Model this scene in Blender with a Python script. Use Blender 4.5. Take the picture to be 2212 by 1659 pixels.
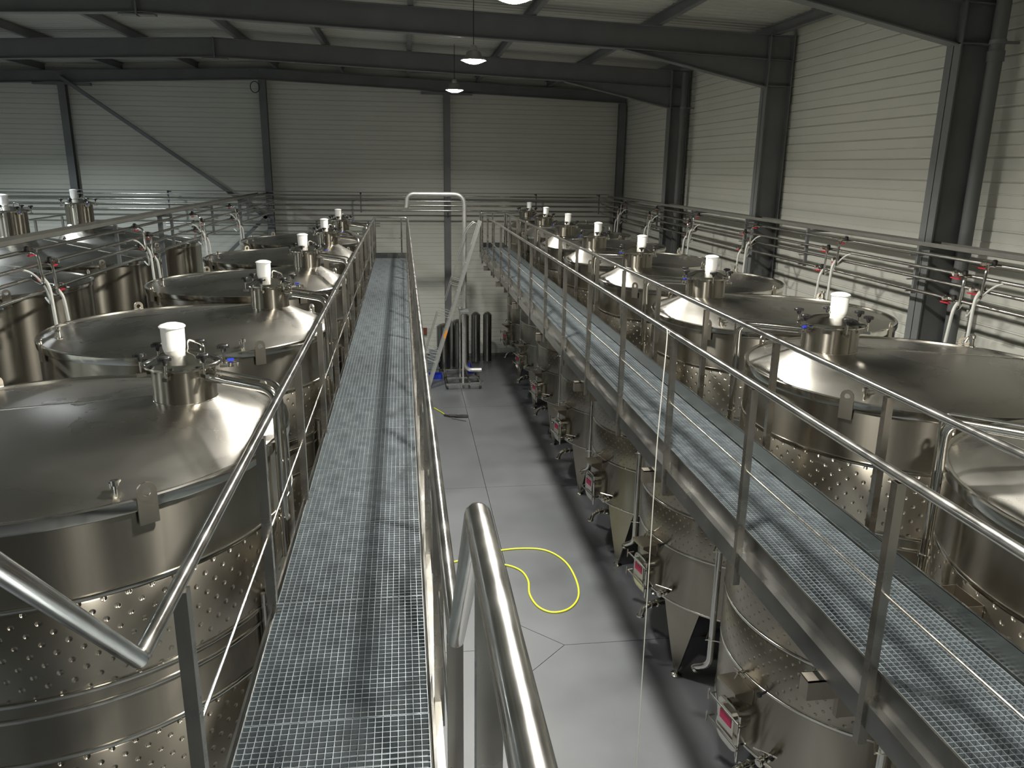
import bpy, math, random
from mathutils import Vector, Matrix
random.seed(7)
D = bpy.data
for o in list(D.objects): D.objects.remove(o)
sc = bpy.context.scene
col = sc.collection
PI = math.pi
FLOOR = 0.0
EYE = 6.65            # height of the lens above the floor

# ------------------------------------------------------------------ camera
F, VPX, VPY, ROLL = 1700.0, 876.0, 359.0, 0.014
Yc = Vector(((VPX - 1106) / F, (VPY - 829.5) / F, 1)).normalized()
Dn = Yc.cross(Vector((math.cos(ROLL), math.sin(ROLL), 0))).normalized()
if Dn.y < 0: Dn = -Dn
Xc = Dn.cross(Yc).normalized()
if Xc.x < 0: Xc = -Xc
Mw = Matrix((Xc, Yc, -Dn))            # camera(x right,y down,z fwd) -> world
cam_d = D.cameras.new('camera'); cam = D.objects.new('camera', cam_d); col.objects.link(cam)
cam_d.sensor_fit = 'HORIZONTAL'; cam_d.sensor_width = 36; cam_d.lens = 36 * F / 2212
cam_d.clip_start = 0.05; cam_d.clip_end = 200
rot = Matrix((Mw @ Vector((1, 0, 0)), Mw @ Vector((0, -1, 0)), Mw @ Vector((0, 0, -1)))).transposed()
cam.matrix_world = Matrix.Translation((0, 0, EYE)) @ rot.to_4x4()
sc.camera = cam

# ------------------------------------------------------------------ world, exposure
w = D.worlds.new('world'); sc.world = w; w.use_nodes = True
w.node_tree.nodes['Background'].inputs[0].default_value = (0.5, 0.56, 0.62, 1)
w.node_tree.nodes['Background'].inputs[1].default_value = 0.005
sc.view_settings.view_transform = 'Standard'
sc.view_settings.look = 'None'
sc.view_settings.gamma = 1
sc.view_settings.use_curve_mapping = False
sc.view_settings.exposure = 0.5
LAMP = 70.0                          # strength of a warm-white lamp lens
COOL = 70.0  # lens strength of the added cool lamps at the left
LAMP_W = 330.0                        # watts of each lamp's downward light
sc.cycles.max_bounces = 8
sc.cycles.glossy_bounces = 5
sc.cycles.diffuse_bounces = 4
sc.cycles.sample_clamp_indirect = 6

# ------------------------------------------------------------------ materials
def mat(name, base, rough=0.5, metal=0.0, noise=None, bump=None, emit=None, coat=0, spec=None, aniso=0):
    m = D.materials.new(name); m.use_nodes = True
    nt = m.node_tree; b = nt.nodes['Principled BSDF']
    b.inputs['Base Color'].default_value = (*base, 1)
    b.inputs['Roughness'].default_value = rough
    b.inputs['Metallic'].default_value = metal
    if spec is not None: b.inputs['Specular IOR Level'].default_value = spec
    if aniso:
        b.inputs['Anisotropic'].default_value = aniso; b.inputs['Anisotropic Rotation'].default_value = .25
        tg = m.node_tree.nodes.new('ShaderNodeTangent'); tg.direction_type = 'RADIAL'; tg.axis = 'Z'
        nt.links.new(tg.outputs['Tangent'], b.inputs['Tangent'])
    if coat: b.inputs['Coat Weight'].default_value = coat
    if emit:
        b.inputs['Emission Color'].default_value = (*emit[0], 1); b.inputs['Emission Strength'].default_value = emit[1]
    tc = nt.nodes.new('ShaderNodeTexCoord')
    if noise:      # (scale xyz, colour variation, roughness variation)
        s, cv, rv = noise
        mp = nt.nodes.new('ShaderNodeMapping'); mp.inputs['Scale'].default_value = s
        n = nt.nodes.new('ShaderNodeTexNoise'); n.inputs['Scale'].default_value = 1; n.inputs['Detail'].default_value = 6
        nt.links.new(tc.outputs['Object'], mp.inputs['Vector']); nt.links.new(mp.outputs['Vector'], n.inputs['Vector'])
        r = nt.nodes.new('ShaderNodeMapRange')
        r.inputs['From Min'].default_value = .3; r.inputs['From Max'].default_value = .7
        r.inputs['To Min'].default_value = 1 - cv; r.inputs['To Max'].default_value = 1 + cv
        mx = nt.nodes.new('ShaderNodeVectorMath'); mx.operation = 'SCALE'; mx.inputs[0].default_value = base
        nt.links.new(n.outputs['Fac'], r.inputs['Value']); nt.links.new(r.outputs['Result'], mx.inputs['Scale'])
        nt.links.new(mx.outputs['Vector'], b.inputs['Base Color'])
        if rv:
            r2 = nt.nodes.new('ShaderNodeMapRange')
            r2.inputs['From Min'].default_value = .3; r2.inputs['From Max'].default_value = .7
            r2.inputs['To Min'].default_value = max(0.02, rough - rv); r2.inputs['To Max'].default_value = rough + rv
            nt.links.new(n.outputs['Fac'], r2.inputs['Value']); nt.links.new(r2.outputs['Result'], b.inputs['Roughness'])
    if bump:       # (scale xyz, strength, distance)
        s, st, di = bump
        mp = nt.nodes.new('ShaderNodeMapping'); mp.inputs['Scale'].default_value = s
        n = nt.nodes.new('ShaderNodeTexNoise'); n.inputs['Scale'].default_value = 1; n.inputs['Detail'].default_value = 3
        nt.links.new(tc.outputs['Object'], mp.inputs['Vector']); nt.links.new(mp.outputs['Vector'], n.inputs['Vector'])
        bp = nt.nodes.new('ShaderNodeBump'); bp.inputs['Strength'].default_value = st; bp.inputs['Distance'].default_value = di
        nt.links.new(n.outputs['Fac'], bp.inputs['Height']); nt.links.new(bp.outputs['Normal'], b.inputs['Normal'])
    return m

STEEL = (0.34, 0.315, 0.265)
M = {}
M['shell'] = mat('brushed_stainless', STEEL, .25, 1, noise=((7, 7, .3), .02, .02), aniso=.95)
M['cone'] = mat('satin_stainless', (.45, .435, .40), .29, 1, noise=((1.2, 1.2, 6), .05, .05))
M['polished'] = mat('polished_stainless', (.64, .62, .57), .14, 1)
M['tube'] = mat('stainless_tube', (.66, .65, .62), .20, 1, noise=((8, 8, 8), .05, .06))
M['satin'] = mat('satin_pipe', (.72, .72, .69), .40, .85, noise=((6, 6, 6), .04, .05))
M['post'] = mat('stainless_bar', (.38, .36, .325), .28, 1, noise=((5, 5, 5), .06, .06))
M['galv'] = mat('galvanised_steel', (.25, .285, .30), .42, .75, noise=((9, 9, 9), .12, .08))
M['channel'] = mat('channel_steel', (.36, .36, .345), .22, 1, noise=((3, 3, 3), .06, .06))
M['legs'] = mat('matt_stainless', (.40, .365, .31), .34, 1, noise=((3, 3, 3), .06, .05))
M['frame'] = mat('grey_painted_steel', (.15, .158, .160), .42, 0, noise=((2, 2, 2), .10, .06))
M['tray'] = mat('cable_tray_zinc', (.20, .20, .18), .5, .3, noise=((4, 4, 4), .08, .05))
M['wall'] = mat('cream_cladding', (.60, .605, .545), .42, 0, noise=((.5, .5, .8), .04, .05))
M['ceil'] = mat('roof_sheet', (.42, .43, .39), .5, 0, noise=((.6, .6, .6), .07, .05))
M['floor'] = mat('smooth_concrete', (.092, .099, .105), .42, 0, noise=((.55, .55, .55), .16, .09), bump=((30, 30, 30), .05, .003))
M['joint'] = mat('dark_joint', (.07, .07, .075), .8)
M['white'] = mat('white_plastic', (.86, .86, .84), .42, 0)
M['black'] = mat('black_plastic', (.012, .012, .012), .38, 0)
M['rubber'] = mat('dark_rubber', (.03, .03, .03), .7)
M['red'] = mat('red_lever', (.55, .015, .03), .4)
M['sticker'] = mat('red_sticker', (.55, .02, .10), .5)
M['blue'] = mat('blue_plastic', (.01, .03, .40), .4)
M['yellow'] = mat('yellow_hose', (.62, .66, .03), .45)
M['ysticker'] = mat('yellow_sticker', (.6, .55, .04), .5)
M['hose'] = mat('grey_white_hose', (.66, .67, .63), .4)
M['alu'] = mat('ladder_aluminium', (.50, .51, .49), .38, .7)
M['orange'] = mat('orange_sticker', (.85, .30, .03), .5)
M['crate'] = mat('grey_crate', (.16, .19, .21), .5)
M['brown'] = mat('brown_box', (.16, .05, .03), .6)
M['cyl'] = mat('dark_steel_cylinder', (.32, .32, .30), .28, 1)
M['rope'] = mat('pale_cord', (.42, .42, .38), .6)
M['drain'] = mat('drain_pipe_grey', (.11, .115, .115), .45)
M['lens'] = mat('lamp_lens_warm', (1, 1, 1), .5, emit=((1, .965, .875), LAMP))
M['lensc'] = mat('added_lamp_lens_cool', (1, 1, 1), .5, emit=((.88, .96, 1.0), COOL))
M['lamp_body'] = mat('lamp_housing', (.45, .45, .43), .35, .6)

def dimple_material():
    m = D.materials.new('dimpled_jacket'); m.use_nodes = True
    nt = m.node_tree; b = nt.nodes['Principled BSDF']
    b.inputs['Base Color'].default_value = (*STEEL, 1); b.inputs['Metallic'].default_value = 1; b.inputs['Roughness'].default_value = .29
    b.inputs['Anisotropic'].default_value = .85; b.inputs['Anisotropic Rotation'].default_value = .25
    tg = nt.nodes.new('ShaderNodeTangent'); tg.direction_type = 'RADIAL'; tg.axis = 'Z'; nt.links.new(tg.outputs['Tangent'], b.inputs['Tangent'])
    tc = nt.nodes.new('ShaderNodeTexCoord'); sp = nt.nodes.new('ShaderNodeSeparateXYZ'); nt.links.new(tc.outputs['Object'], sp.inputs[0])
    def mth(op, a, bb=None, c=None):
        n = nt.nodes.new('ShaderNodeMath'); n.operation = op
        for i, v in enumerate((a, bb, c)):
            if v is None: continue
            if isinstance(v, (int, float)): n.inputs[i].default_value = v
            else: nt.links.new(v, n.inputs[i])
        return n.outputs[0]
    PU, PV = .128, .064
    u = mth('DIVIDE', mth('MULTIPLY', mth('ARCTAN2', sp.outputs['Y'], sp.outputs['X']), 1.53), PU)
    v = mth('DIVIDE', sp.outputs['Z'], PV)
    row = mth('FLOOR', v)
    u2 = mth('ADD', u, mth('MULTIPLY', mth('MODULO', row, 2.0), .5))
    fu = mth('MULTIPLY', mth('SUBTRACT', mth('FRACT', u2), .5), PU)
    fv = mth('MULTIPLY', mth('SUBTRACT', mth('FRACT', v), .5), PV)
    d = mth('SQRT', mth('ADD', mth('MULTIPLY', fu, fu), mth('MULTIPLY', fv, fv)))
    mr = nt.nodes.new('ShaderNodeMapRange'); mr.interpolation_type = 'SMOOTHSTEP'
    mr.inputs['From Min'].default_value = .004; mr.inputs['From Max'].default_value = .019
    nt.links.new(d, mr.inputs['Value'])
    bp = nt.nodes.new('ShaderNodeBump'); bp.inputs['Strength'].default_value = .75; bp.inputs['Distance'].default_value = .0055
    nt.links.new(mr.outputs['Result'], bp.inputs['Height']); nt.links.new(bp.outputs['Normal'], b.inputs['Normal'])
    return m
M['jacket'] = dimple_material()

# ------------------------------------------------------------------ mesh helpers
def fillet(pts, r, n=6):
    pts = [Vector(p) for p in pts]; out = [pts[0]]
    for i in range(1, len(pts) - 1):
        a, b, c = pts[i - 1], pts[i], pts[i + 1]
        d1 = (a - b); d2 = (c - b)
        k = min(r, d1.length * .49, d2.length * .49)
        p0 = b + d1.normalized() * k; p1 = b + d2.normalized() * k
        for j in range(n + 1):
            t = j / n
            out.append(p0 * (1 - t) ** 2 + b * 2 * t * (1 - t) + p1 * t * t)
    out.append(pts[-1]); return out
def smooth_path(pts, n=8):
    P = [Vector(p) for p in pts]; out = []
    for i in range(len(P) - 1):
        p0 = P[max(i - 1, 0)]; p1 = P[i]; p2 = P[i + 1]; p3 = P[min(i + 2, len(P) - 1)]
        for j in range(n):
            t = j / n
            out.append(.5 * ((2 * p1) + (p2 - p0) * t + (2 * p0 - 5 * p1 + 4 * p2 - p3) * t * t + (3 * p1 - p0 - 3 * p2 + p3) * t ** 3))
    out.append(P[-1]); return out

class MB:
    def __init__(s): s.v = []; s.f = []; s.sm = []
    def add(s, vs, fs, smooth=False):
        k = len(s.v); s.v += [tuple(v) for v in vs]
        for f in fs: s.f.append(tuple(i + k for i in f)); s.sm.append(smooth)
        return s
    def box(s, x0, x1, y0, y1, z0, z1, rz=0, c=None):
        vs = [Vector((x, y, z)) for x in (x0, x1) for y in (y0, y1) for z in (z0, z1)]
        if rz:
            o = Vector(c or ((x0 + x1) / 2, (y0 + y1) / 2, 0)); R = Matrix.Rotation(rz, 3, 'Z')
            vs = [R @ (v - o) + o for v in vs]
        return s.add(vs, [(0, 1, 3, 2), (4, 6, 7, 5), (0, 4, 5, 1), (2, 3, 7, 6), (0, 2, 6, 4), (1, 5, 7, 3)])
    def beam(s, a, b, w, h, up=(0, 0, 1)):     # box between two points: w across, h along up
        a = Vector(a); b = Vector(b); d = (b - a).normalized(); u = Vector(up); sd = d.cross(u).normalized(); u = sd.cross(d).normalized()
        vs = [p + sd * (i * w / 2) + u * (j * h / 2) for p in (a, b) for i in (-1, 1) for j in (-1, 1)]
        return s.add(vs, [(0, 1, 3, 2), (4, 6, 7, 5), (0, 4, 5, 1), (2, 3, 7, 6), (0, 2, 6, 4), (1, 5, 7, 3)])
    def tube(s, pts, r, n=10, caps=True, closed=False):
        P = [Vector(p) for p in pts]; m = len(P)
        T = []
        for i in range(m):
            if closed: t = P[(i + 1) % m] - P[i - 1]
            else: t = P[min(i + 1, m - 1)] - P[max(i - 1, 0)]
            T.append(t.normalized() if t.length > 1e-9 else Vector((0, 0, 1)))
        ref = Vector((0, 0, 1)) if abs(T[0].z) < .9 else Vector((1, 0, 0))
        N = (ref - T[0] * ref.dot(T[0])).normalized(); vs = []
        for i in range(m):
            N = (N - T[i] * N.dot(T[i])).normalized(); B = T[i].cross(N)
            rr = r[i] if isinstance(r, (list, tuple)) else r
            for j in range(n):
                a = 2 * PI * j / n; vs.append(P[i] + (N * math.cos(a) + B * math.sin(a)) * rr)
        fs = []
        for i in range(m if closed else m - 1):
            i2 = (i + 1) % m
            for j in range(n):
                fs.append((i * n + j, i * n + (j + 1) % n, i2 * n + (j + 1) % n, i2 * n + j))
        s.add(vs, fs, True)
        if caps and not closed:
            k = len(s.v) - len(vs)
            s.f.append(tuple(k + j for j in reversed(range(n)))); s.sm.append(False)
            s.f.append(tuple(k + (m - 1) * n + j for j in range(n))); s.sm.append(False)
        return s
    def cyl(s, a, b, r, n=16): return s.tube([a, b], r, n)
    def lathe(s, prof, c=(0, 0, 0), n=32, smooth=True, axis=None):
        vs = []; fs = []; m = len(prof)
        for (r, z) in prof:
            for j in range(n):
                a = 2 * PI * j / n; vs.append(Vector((r * math.cos(a), r * math.sin(a), z)))
        for i in range(m - 1):
            for j in range(n): fs.append((i * n + j, i * n + (j + 1) % n, (i + 1) * n + (j + 1) % n, (i + 1) * n + j))
        if prof[0][0] > 1e-6: fs.append(tuple(reversed(range(n))))
        if prof[-1][0] > 1e-6: fs.append(tuple((m - 1) * n + j for j in range(n)))
        if axis is not None:
            q = Vector((0, 0, 1)).rotation_difference(Vector(axis)); vs = [q @ v for v in vs]
        vs = [v + Vector(c) for v in vs]
        return s.add(vs, fs, smooth)
    def prism(s, poly, z0, z1):
        n = len(poly)
        vs = [(x, y, z0) for x, y in poly] + [(x, y, z1) for x, y in poly]
        return s.add(vs, [tuple(reversed(range(n))), tuple(range(n, 2 * n))] + [(i, (i + 1) % n, n + (i + 1) % n, n + i) for i in range(n)])
    def plate(s, pts, th, nrm):                # flat polygon in 3-D given thickness
        nrm = Vector(nrm).normalized() * th / 2; n = len(pts); P = [Vector(p) for p in pts]
        return s.add([p - nrm for p in P] + [p + nrm for p in P],
                     [tuple(reversed(range(n))), tuple(range(n, 2 * n))] + [(i, (i + 1) % n, n + (i + 1) % n, n + i) for i in range(n)])
    def mesh(s, name, m):
        me = D.meshes.new(name); me.from_pydata(s.v, [], s.f)
        me.polygons.foreach_set('use_smooth', s.sm); me.materials.append(m)
        me.update()
        if any(s.sm):
            try: me.set_sharp_from_angle(angle=math.radians(40))
            except Exception: pass
        return me
    def build(s, name, m, parent=None, loc=None):
        o = D.objects.new(name, s.mesh(name, m)); col.objects.link(o)
        if parent: o.parent = parent
        if loc: o.location = loc
        return o
def tag(o, label=None, cat=None, group=None, kind=None):
    if label: o['label'] = label
    if cat: o['category'] = cat
    if group: o['group'] = group
    if kind: o['kind'] = kind
    return o
def empty(name, loc=(0, 0, 0), rz=0):
    o = D.objects.new(name, None); o.empty_display_size = .2; o.location = loc; o.rotation_euler = (0, 0, rz); col.objects.link(o); return o
def inst(name, me, parent=None, loc=(0, 0, 0), rz=0):
    o = D.objects.new(name, me); o.location = loc; o.rotation_euler = (0, 0, rz); col.objects.link(o)
    if parent: o.parent = parent
    return o
def copy_tree(o, parent=None):
    c = o.copy(); col.objects.link(c)
    if parent: c.parent = parent
    for ch in list(o.children): copy_tree(ch, c)
    return c
def polar(r, a, z): a = math.radians(a); return Vector((r * math.cos(a), r * math.sin(a), z))

# ================================================================== the setting
XR, XL, YB, YF = 7.60, -16.8, 28.0, -17.0
APEX = -4.57; ZA = 9.62; SL = .037      # ridge line, height of the rafter top, fall of the roof
FRAMES = [4.30, 10.05, 15.65, 21.50]
COLX = [-10.55, -4.50, 1.40]
def ztop(x): return ZA - SL * abs(x - APEX)

# floor: sub-slab and the slabs with saw-cut joints
fl = tag(MB().box(XL, XR, YF, YB + .1, -.3, -.05).build('floor', M['joint']), kind='structure')
gx = [XL, -10.5, -4.5, 1.57, XR]; gy = [YF, -8.0, -2.0, 3.9, 9.79, 15.7, 21.6, YB]
node = (1.57, 9.79); q = .56; g = .005
for i in range(4):
    for j in range(7):
        x0, x1, y0, y1 = gx[i] + g, gx[i + 1] - g, gy[j] + g, gy[j + 1] - g
        poly = []
        for (cx_, cy_, dirs) in ((x0, y0, ((0, 1), (1, 0))), (x1, y0, ((-1, 0), (0, 1))), (x1, y1, ((0, -1), (-1, 0))), (x0, y1, ((1, 0), (0, -1)))):
            if abs(cx_ - node[0]) < .1 and abs(cy_ - node[1]) < .1:
                poly += [(cx_ + dirs[0][0] * q, cy_ + dirs[0][1] * q), (cx_ + dirs[1][0] * q, cy_ + dirs[1][1] * q)]
            else: poly.append((cx_, cy_))
        MB().prism(poly, -.06, 0).build('concrete_slab', M['floor'], fl)
d_ = q - .004
MB().prism([(node[0] + d_, node[1]), (node[0], node[1] + d_), (node[0] - d_, node[1]), (node[0], node[1] - d_)], -.06, 0).build('concrete_slab', M['floor'], fl)

# walls: backing sheet with liner trays
def tray_profile(h):       # one liner tray: two ribs, a joint at each edge
    return [(0, 0), (.004, .012), (0.0, .024), (0.0, h / 2 - .012), (.012, h / 2 - .006), (.012, h / 2 + .004), (0, h / 2 + .010), (0, h - .016), (.018, h - .010), (.018, h - .001)]
PH = .3075
ROWS = 30
def panel_mesh(name, length, axis):
    pr = tray_profile(PH); vs = []; n = len(pr)
    for t in (0, length):
        for (d, z) in pr:
            vs.append((d, t, z) if axis == 'y' else (t, d, z))
    vs += [((.035, t, z) if axis == 'y' else (t, .035, z)) for t in (0, length) for z in (0, PH - .001)]
    fs = [(i, i + 1, n + i + 1, n + i) for i in range(n - 1)]
    b0 = 2 * n
    fs += [(b0, b0 + 1, b0 + 3, b0 + 2), (0, n, b0 + 2, b0), (n - 1, b0 + 1, b0 + 3, 2 * n - 1)]
    fs += [tuple(range(n)) + (b0 + 1, b0), tuple(range(n, 2 * n)) + (b0 + 3, b0 + 2)]
    m = MB(); m.add(vs, fs); return m.mesh(name, M['wall'])
wr = tag(MB().box(XR, XR + .12, YF, YB + .1, 0, 9.9).build('wall_right', M['wall']), kind='structure')
edges = [-1.2, 4.30, 10.05, 15.65, 21.50, YB - .04]
for k in range(len(edges) - 1):
    me = panel_mesh('wall_panel', edges[k + 1] - edges[k] - .006, 'y')
    for r_ in range(ROWS): inst('wall_panel', me, wr, (XR - .036, edges[k] + .003, .10 + r_ * PH))
wb = tag(MB().box(XL, XR + .1, YB, YB + .12, 0, 10.1).build('wall_back', M['wall']), kind='structure')
edges = [XL + .05, -10.55, -4.50, 1.40, XR - .04]
for k in range(len(edges) - 1):
    me = panel_mesh('wall_panel', edges[k + 1] - edges[k] - .006, 'x')
    for r_ in range(ROWS + 1): inst('wall_panel', me, wb, (edges[k] + .003, YB - .036, .10 + r_ * PH))
tag(MB().box(XL - .12, XL, YF, YB + .1, 0, 9.9).build('wall_left', M['wall']), kind='structure')
tag(MB().box(XL, XR, YF - .12, YF, 0, 10.1).build('wall_front', M['wall']), kind='structure')
tag(MB().box(XL, XR - .04, YB - .07, YB - .037, 0, .10).build('baseboard_back', M['tray']), kind='structure')
tag(MB().box(XR - .07, XR - .037, YF, YB - .07, 0, .10).build('baseboard_right', M['tray']), kind='structure')

# roof deck: trapezoidal sheet, ribs running across the hall
def roof():
    m = MB(); ys = []; y = YF
    while y < YB + .1:
        ys += [(y, 0), (y + .10, 0), (y + .135, .055), (y + .215, .055)]; y += .25
    for (xa, xb) in ((XL, APEX), (APEX, XR + .1)):
        vs = []
        for x in (xa, xb):
            for (yy, dz) in ys: vs.append((x, yy, ztop(x) + .205 + dz))
        n = len(ys); m.add(vs, [(i, i + 1, n + i + 1, n + i) for i in range(n - 1)])
        vs = []
        for x in (xa, xb):
            for yy in (YF, YB + .1): vs.append((x, yy, ztop(x) + .34))
        m.add(vs, [(0, 1, 3, 2)])
    return tag(m.build('ceiling', M['ceil']), kind='structure')
roof()

# ------------------------------------------------------------------ steel portal frames
def ibeam(m, a, b, fw, dep, up=(0, 0, 1), ft=.016, wt=.012):
    a = Vector(a); b = Vector(b); d = (b - a).normalized(); u0 = Vector(up); sd = d.cross(u0).normalized(); u = sd.cross(d).normalized()
    m.beam(a, b, wt, dep - 2 * ft, up)
    for s_ in (-1, 1): m.beam(a + u * s_ * (dep / 2 - ft / 2), b + u * s_ * (dep / 2 - ft / 2), fw, ft, up)
fr_names = {4.30: 'portal frame nearest the camera, overhead at top right', 10.05: 'dark grey portal frame whose column stands right of the broad cream wall bay',
            15.65: 'dark grey portal frame whose beam crosses the top of the view', 21.5: 'dark grey portal frame with its beam in front of the back wall rafter'}
for Y in FRAMES:
    root = tag(empty('portal_frame', (APEX, Y, 0)), fr_names[Y], 'steel frame', 'steel portal frames across the hall')
    for sgn, name in ((1, 'rafter'), (-1, 'rafter')):
        m = MB(); xe = 7.5 if sgn == 1 else XL + .1
        a = Vector((0, 0, ZA - .235)); b = Vector((xe - APEX, 0, ztop(xe) - .235)); ibeam(m, a, b, .19, .45)
        m.build(name, M['frame'], root)
        # haunch under the end of the rafter
        m = MB(); x1 = (7.0 - APEX) * sgn; x0 = (4.15 - APEX) * sgn
        if sgn == -1: x1 = XL + .6 - APEX; x0 = x1 + 2.85
        za = ztop(x0 + APEX) - .46; zb = 8.25; zc = ztop(x1 + APEX) - .45
        m.plate([(x0, 0, za), (x1, 0, zb), (x1, 0, zc)], .012, (0, 1, 0))
        m.beam((x0, 0, za - .01), (x1, 0, zb - .01), .19, .016)
        m.build('haunch', M['frame'], root)
        m = MB(); xin = (7.0 - APEX) if sgn == 1 else XL + .6 - APEX; xo = xin + .5 * sgn
        m.box(min(xin, xin + .02 * sgn), max(xin, xin + .02 * sgn), -.14, .14, 0, 9.18)
        m.box(min(xo, xo - .02 * sgn), max(xo, xo - .02 * sgn), -.14, .14, 0, 9.18)
        m.box(min(xin, xo), max(xin, xo), -.007, .007, 0, 9.18)
        for zz in (8.24, 9.16): m.box(min(xin, xo), max(xin, xo), -.13, .13, zz, zz + .016)
        m.box(min(xin, xo) - .05, max(xin, xo) + .05 if sgn == -1 else max(xin, xo), -.18, .18, 0, .03)
        m.build('column', M['frame'], root)
    m = MB(); m.box(-.015, .015, -.11, .11, ZA - .50, ZA - .0); m.box(-.30, .30, -.10, .10, ZA - .50, ZA - .475)
    m.build('ridge_plate', M['frame'], root)
# back wall frame with posts and braces
root = tag(empty('gable_frame', (APEX, YB - .3, 0)), 'dark grey gable frame with posts and diagonal braces against the back wall', 'steel frame')
for sgn in (1, -1):
    m = MB(); xe = XR - .12 if sgn == 1 else XL + .1
    ibeam(m, (0, 0, ZA - .19), (xe - APEX, 0, ztop(xe) - .19), .18, .34); m.build('rafter', M['frame'], root)
for x in COLX + [7.38]:
    m = MB(); lx = x - APEX
    m.box(lx - .11, lx + .11, -.11, -.095, 0, ztop(x) - .37); m.box(lx - .11, lx + .11, .095, .11, 0, ztop(x) - .37); m.box(lx - .006, lx + .006, -.1, .1, 0, ztop(x) - .37)
    m.box(lx - .17, lx + .17, -.14, .14, 0, .03); m.build('post', M['frame'], root)
    if x in (-10.55, 1.40):
        MB().box(lx - .85, lx + .85, -.09, .09, ztop(x) - .45, ztop(x) - .37).build('splice_plate', M['frame'], root)
MB().beam((-10.55 - APEX, -.12, 9.18), (-4.5 - APEX, -.12, 4.85), .10, .13, (0, -1, 0)).build('diagonal_brace', M['frame'], root)
MB().beam((-4.6 - APEX, -.12, 5.0), (-9.6 - APEX, -.12, .4), .10, .13, (0, -1, 0)).build('diagonal_brace', M['frame'], root)
m = MB(); m.tube([(.10 - .06 + .14 * math.cos(t) - .18, -.16, 9.02 + .17 * math.sin(t)) for t in [i * PI / 9 for i in range(18)]], .012, 6, closed=True)
m.build('cable_loop', M['rubber'], root)
# purlins on the rafters
PX = [-15.9, -13.5, -11.1, -8.8, -6.5, -4.57 + .55, -1.95, .15, 2.4, 4.8, 7.15]
lab_p = ['leftmost', 'second from the left', 'third from the left', 'fourth from the left', 'fifth from the left', 'just right of the ridge', 'first to the right of the ridge pair', 'above the walkway with the blue sheen', 'above the row of lamps', 'above the right-hand tanks', 'along the eaves of the right wall']
for x, l in zip(PX, lab_p):
    m = MB(); ibeam(m, (x, YF, ztop(x) + .10), (x, YB, ztop(x) + .10), .10, .20)
    tag(m.build('purlin', M['frame']), 'dark grey roof purlin, ' + l, 'purlin', 'roof purlins')
# tie beam along the eaves
# drain pipes standing by the right wall columns
for (x, y, l) in ((7.28, 9.62, 'thick grey drain pipe rising beside the nearest tall column of the right wall'), (7.28, 21.12, 'thick grey drain pipe beside the far column of the right wall')):
    root = tag(empty('drain_pipe', (x, y, 0)), l, 'pipe', 'drain pipes down the right wall')
    MB().cyl((0, 0, 0), (0, 0, 9.1), .085, 20).build('pipe', M['drain'], root)
    for z in (2.0, 5.2, 8.2):
        m = MB(); m.lathe([(.086, z), (.097, z), (.097, z + .05), (.086, z + .05)], n=20); m.box(-.02, .30, -.02, .02, z + .01, z + .04); m.build('pipe_clamp', M['frame'], root)
    MB().lathe([(.086, 8.0), (.10, 8.0), (.10, 8.12), (.086, 8.12)], n=20).build('socket', M['drain'], root)

# ------------------------------------------------------------------ lamps
def lamp(x, y, z, cool, label, grp='round high bay lamps under the roof', power=1.0):
    root = tag(empty('pendant_lamp', (x, y, z)), label, 'lamp', grp)
    MB().lathe([(.10, .16), (.13, .14), (.16, .06), (.235, .012), (.238, 0), (.225, 0), (.15, .05), (.0, .055)], n=28).build('reflector', M['lamp_body'], root)
    MB().lathe([(.0, -.055), (.08, -.05), (.16, -.025), (.215, .004), (.15, .03), (0, .035)], n=28).build('lens', M['lensc'] if cool else M['lens'], root)
    MB().lathe([(.06, .16), (.07, .20), (.05, .26), (.01, .27)], n=16).build('driver_box', M['lamp_body'], root)
    ld = D.lights.new('lamp_light', 'AREA'); ld.shape = 'DISK'; ld.size = .40; ld.energy = LAMP_W * power; ld.spread = math.radians(150)
    ld.color = (.88, .96, 1.0) if cool else (1, .965, .89)
    lo = D.objects.new('lamp_light', ld); col.objects.link(lo); lo.parent = root; lo.location = (0, 0, -.062)
    zr = ztop(x) + .2 - z
    MB().cyl((0, 0, .26), (0, 0, zr), .008, 6).build('cable', M['rubber'], root)
lamp(1.27, 21.20, EYE + 1.87, 0, 'glowing round lamp furthest back, near the back wall', power=.60)
lamp(1.27, 15.35, EYE + 1.87, 0, 'glowing round lamp in the middle of the aisle row', power=.95)
lamp(1.27, 9.75, EYE + 1.87, 0, 'glowing round lamp cut by the top edge of the view', power=1.2)
lamp(1.27, 4.10, EYE + 1.95, 0, 'round lamp overhead in front of the platform, above the view', power=1.35)
lamp(1.27, -1.6, EYE + 1.95, 0, 'round lamp behind the viewing platform')
for y, n_ in ((-1.2, 'behind the platform level'), (4.4, 'first'), (10.2, 'second'), (15.8, 'third'), (21.6, 'furthest')):  # unseen lamp row, added to give the left side a cool light
    lamp(-10.4, y, EYE + 1.87, 1, 'added cool white round lamp over the left aisle, out of view, ' + n_, 'added lamps over the left aisle')

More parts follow.
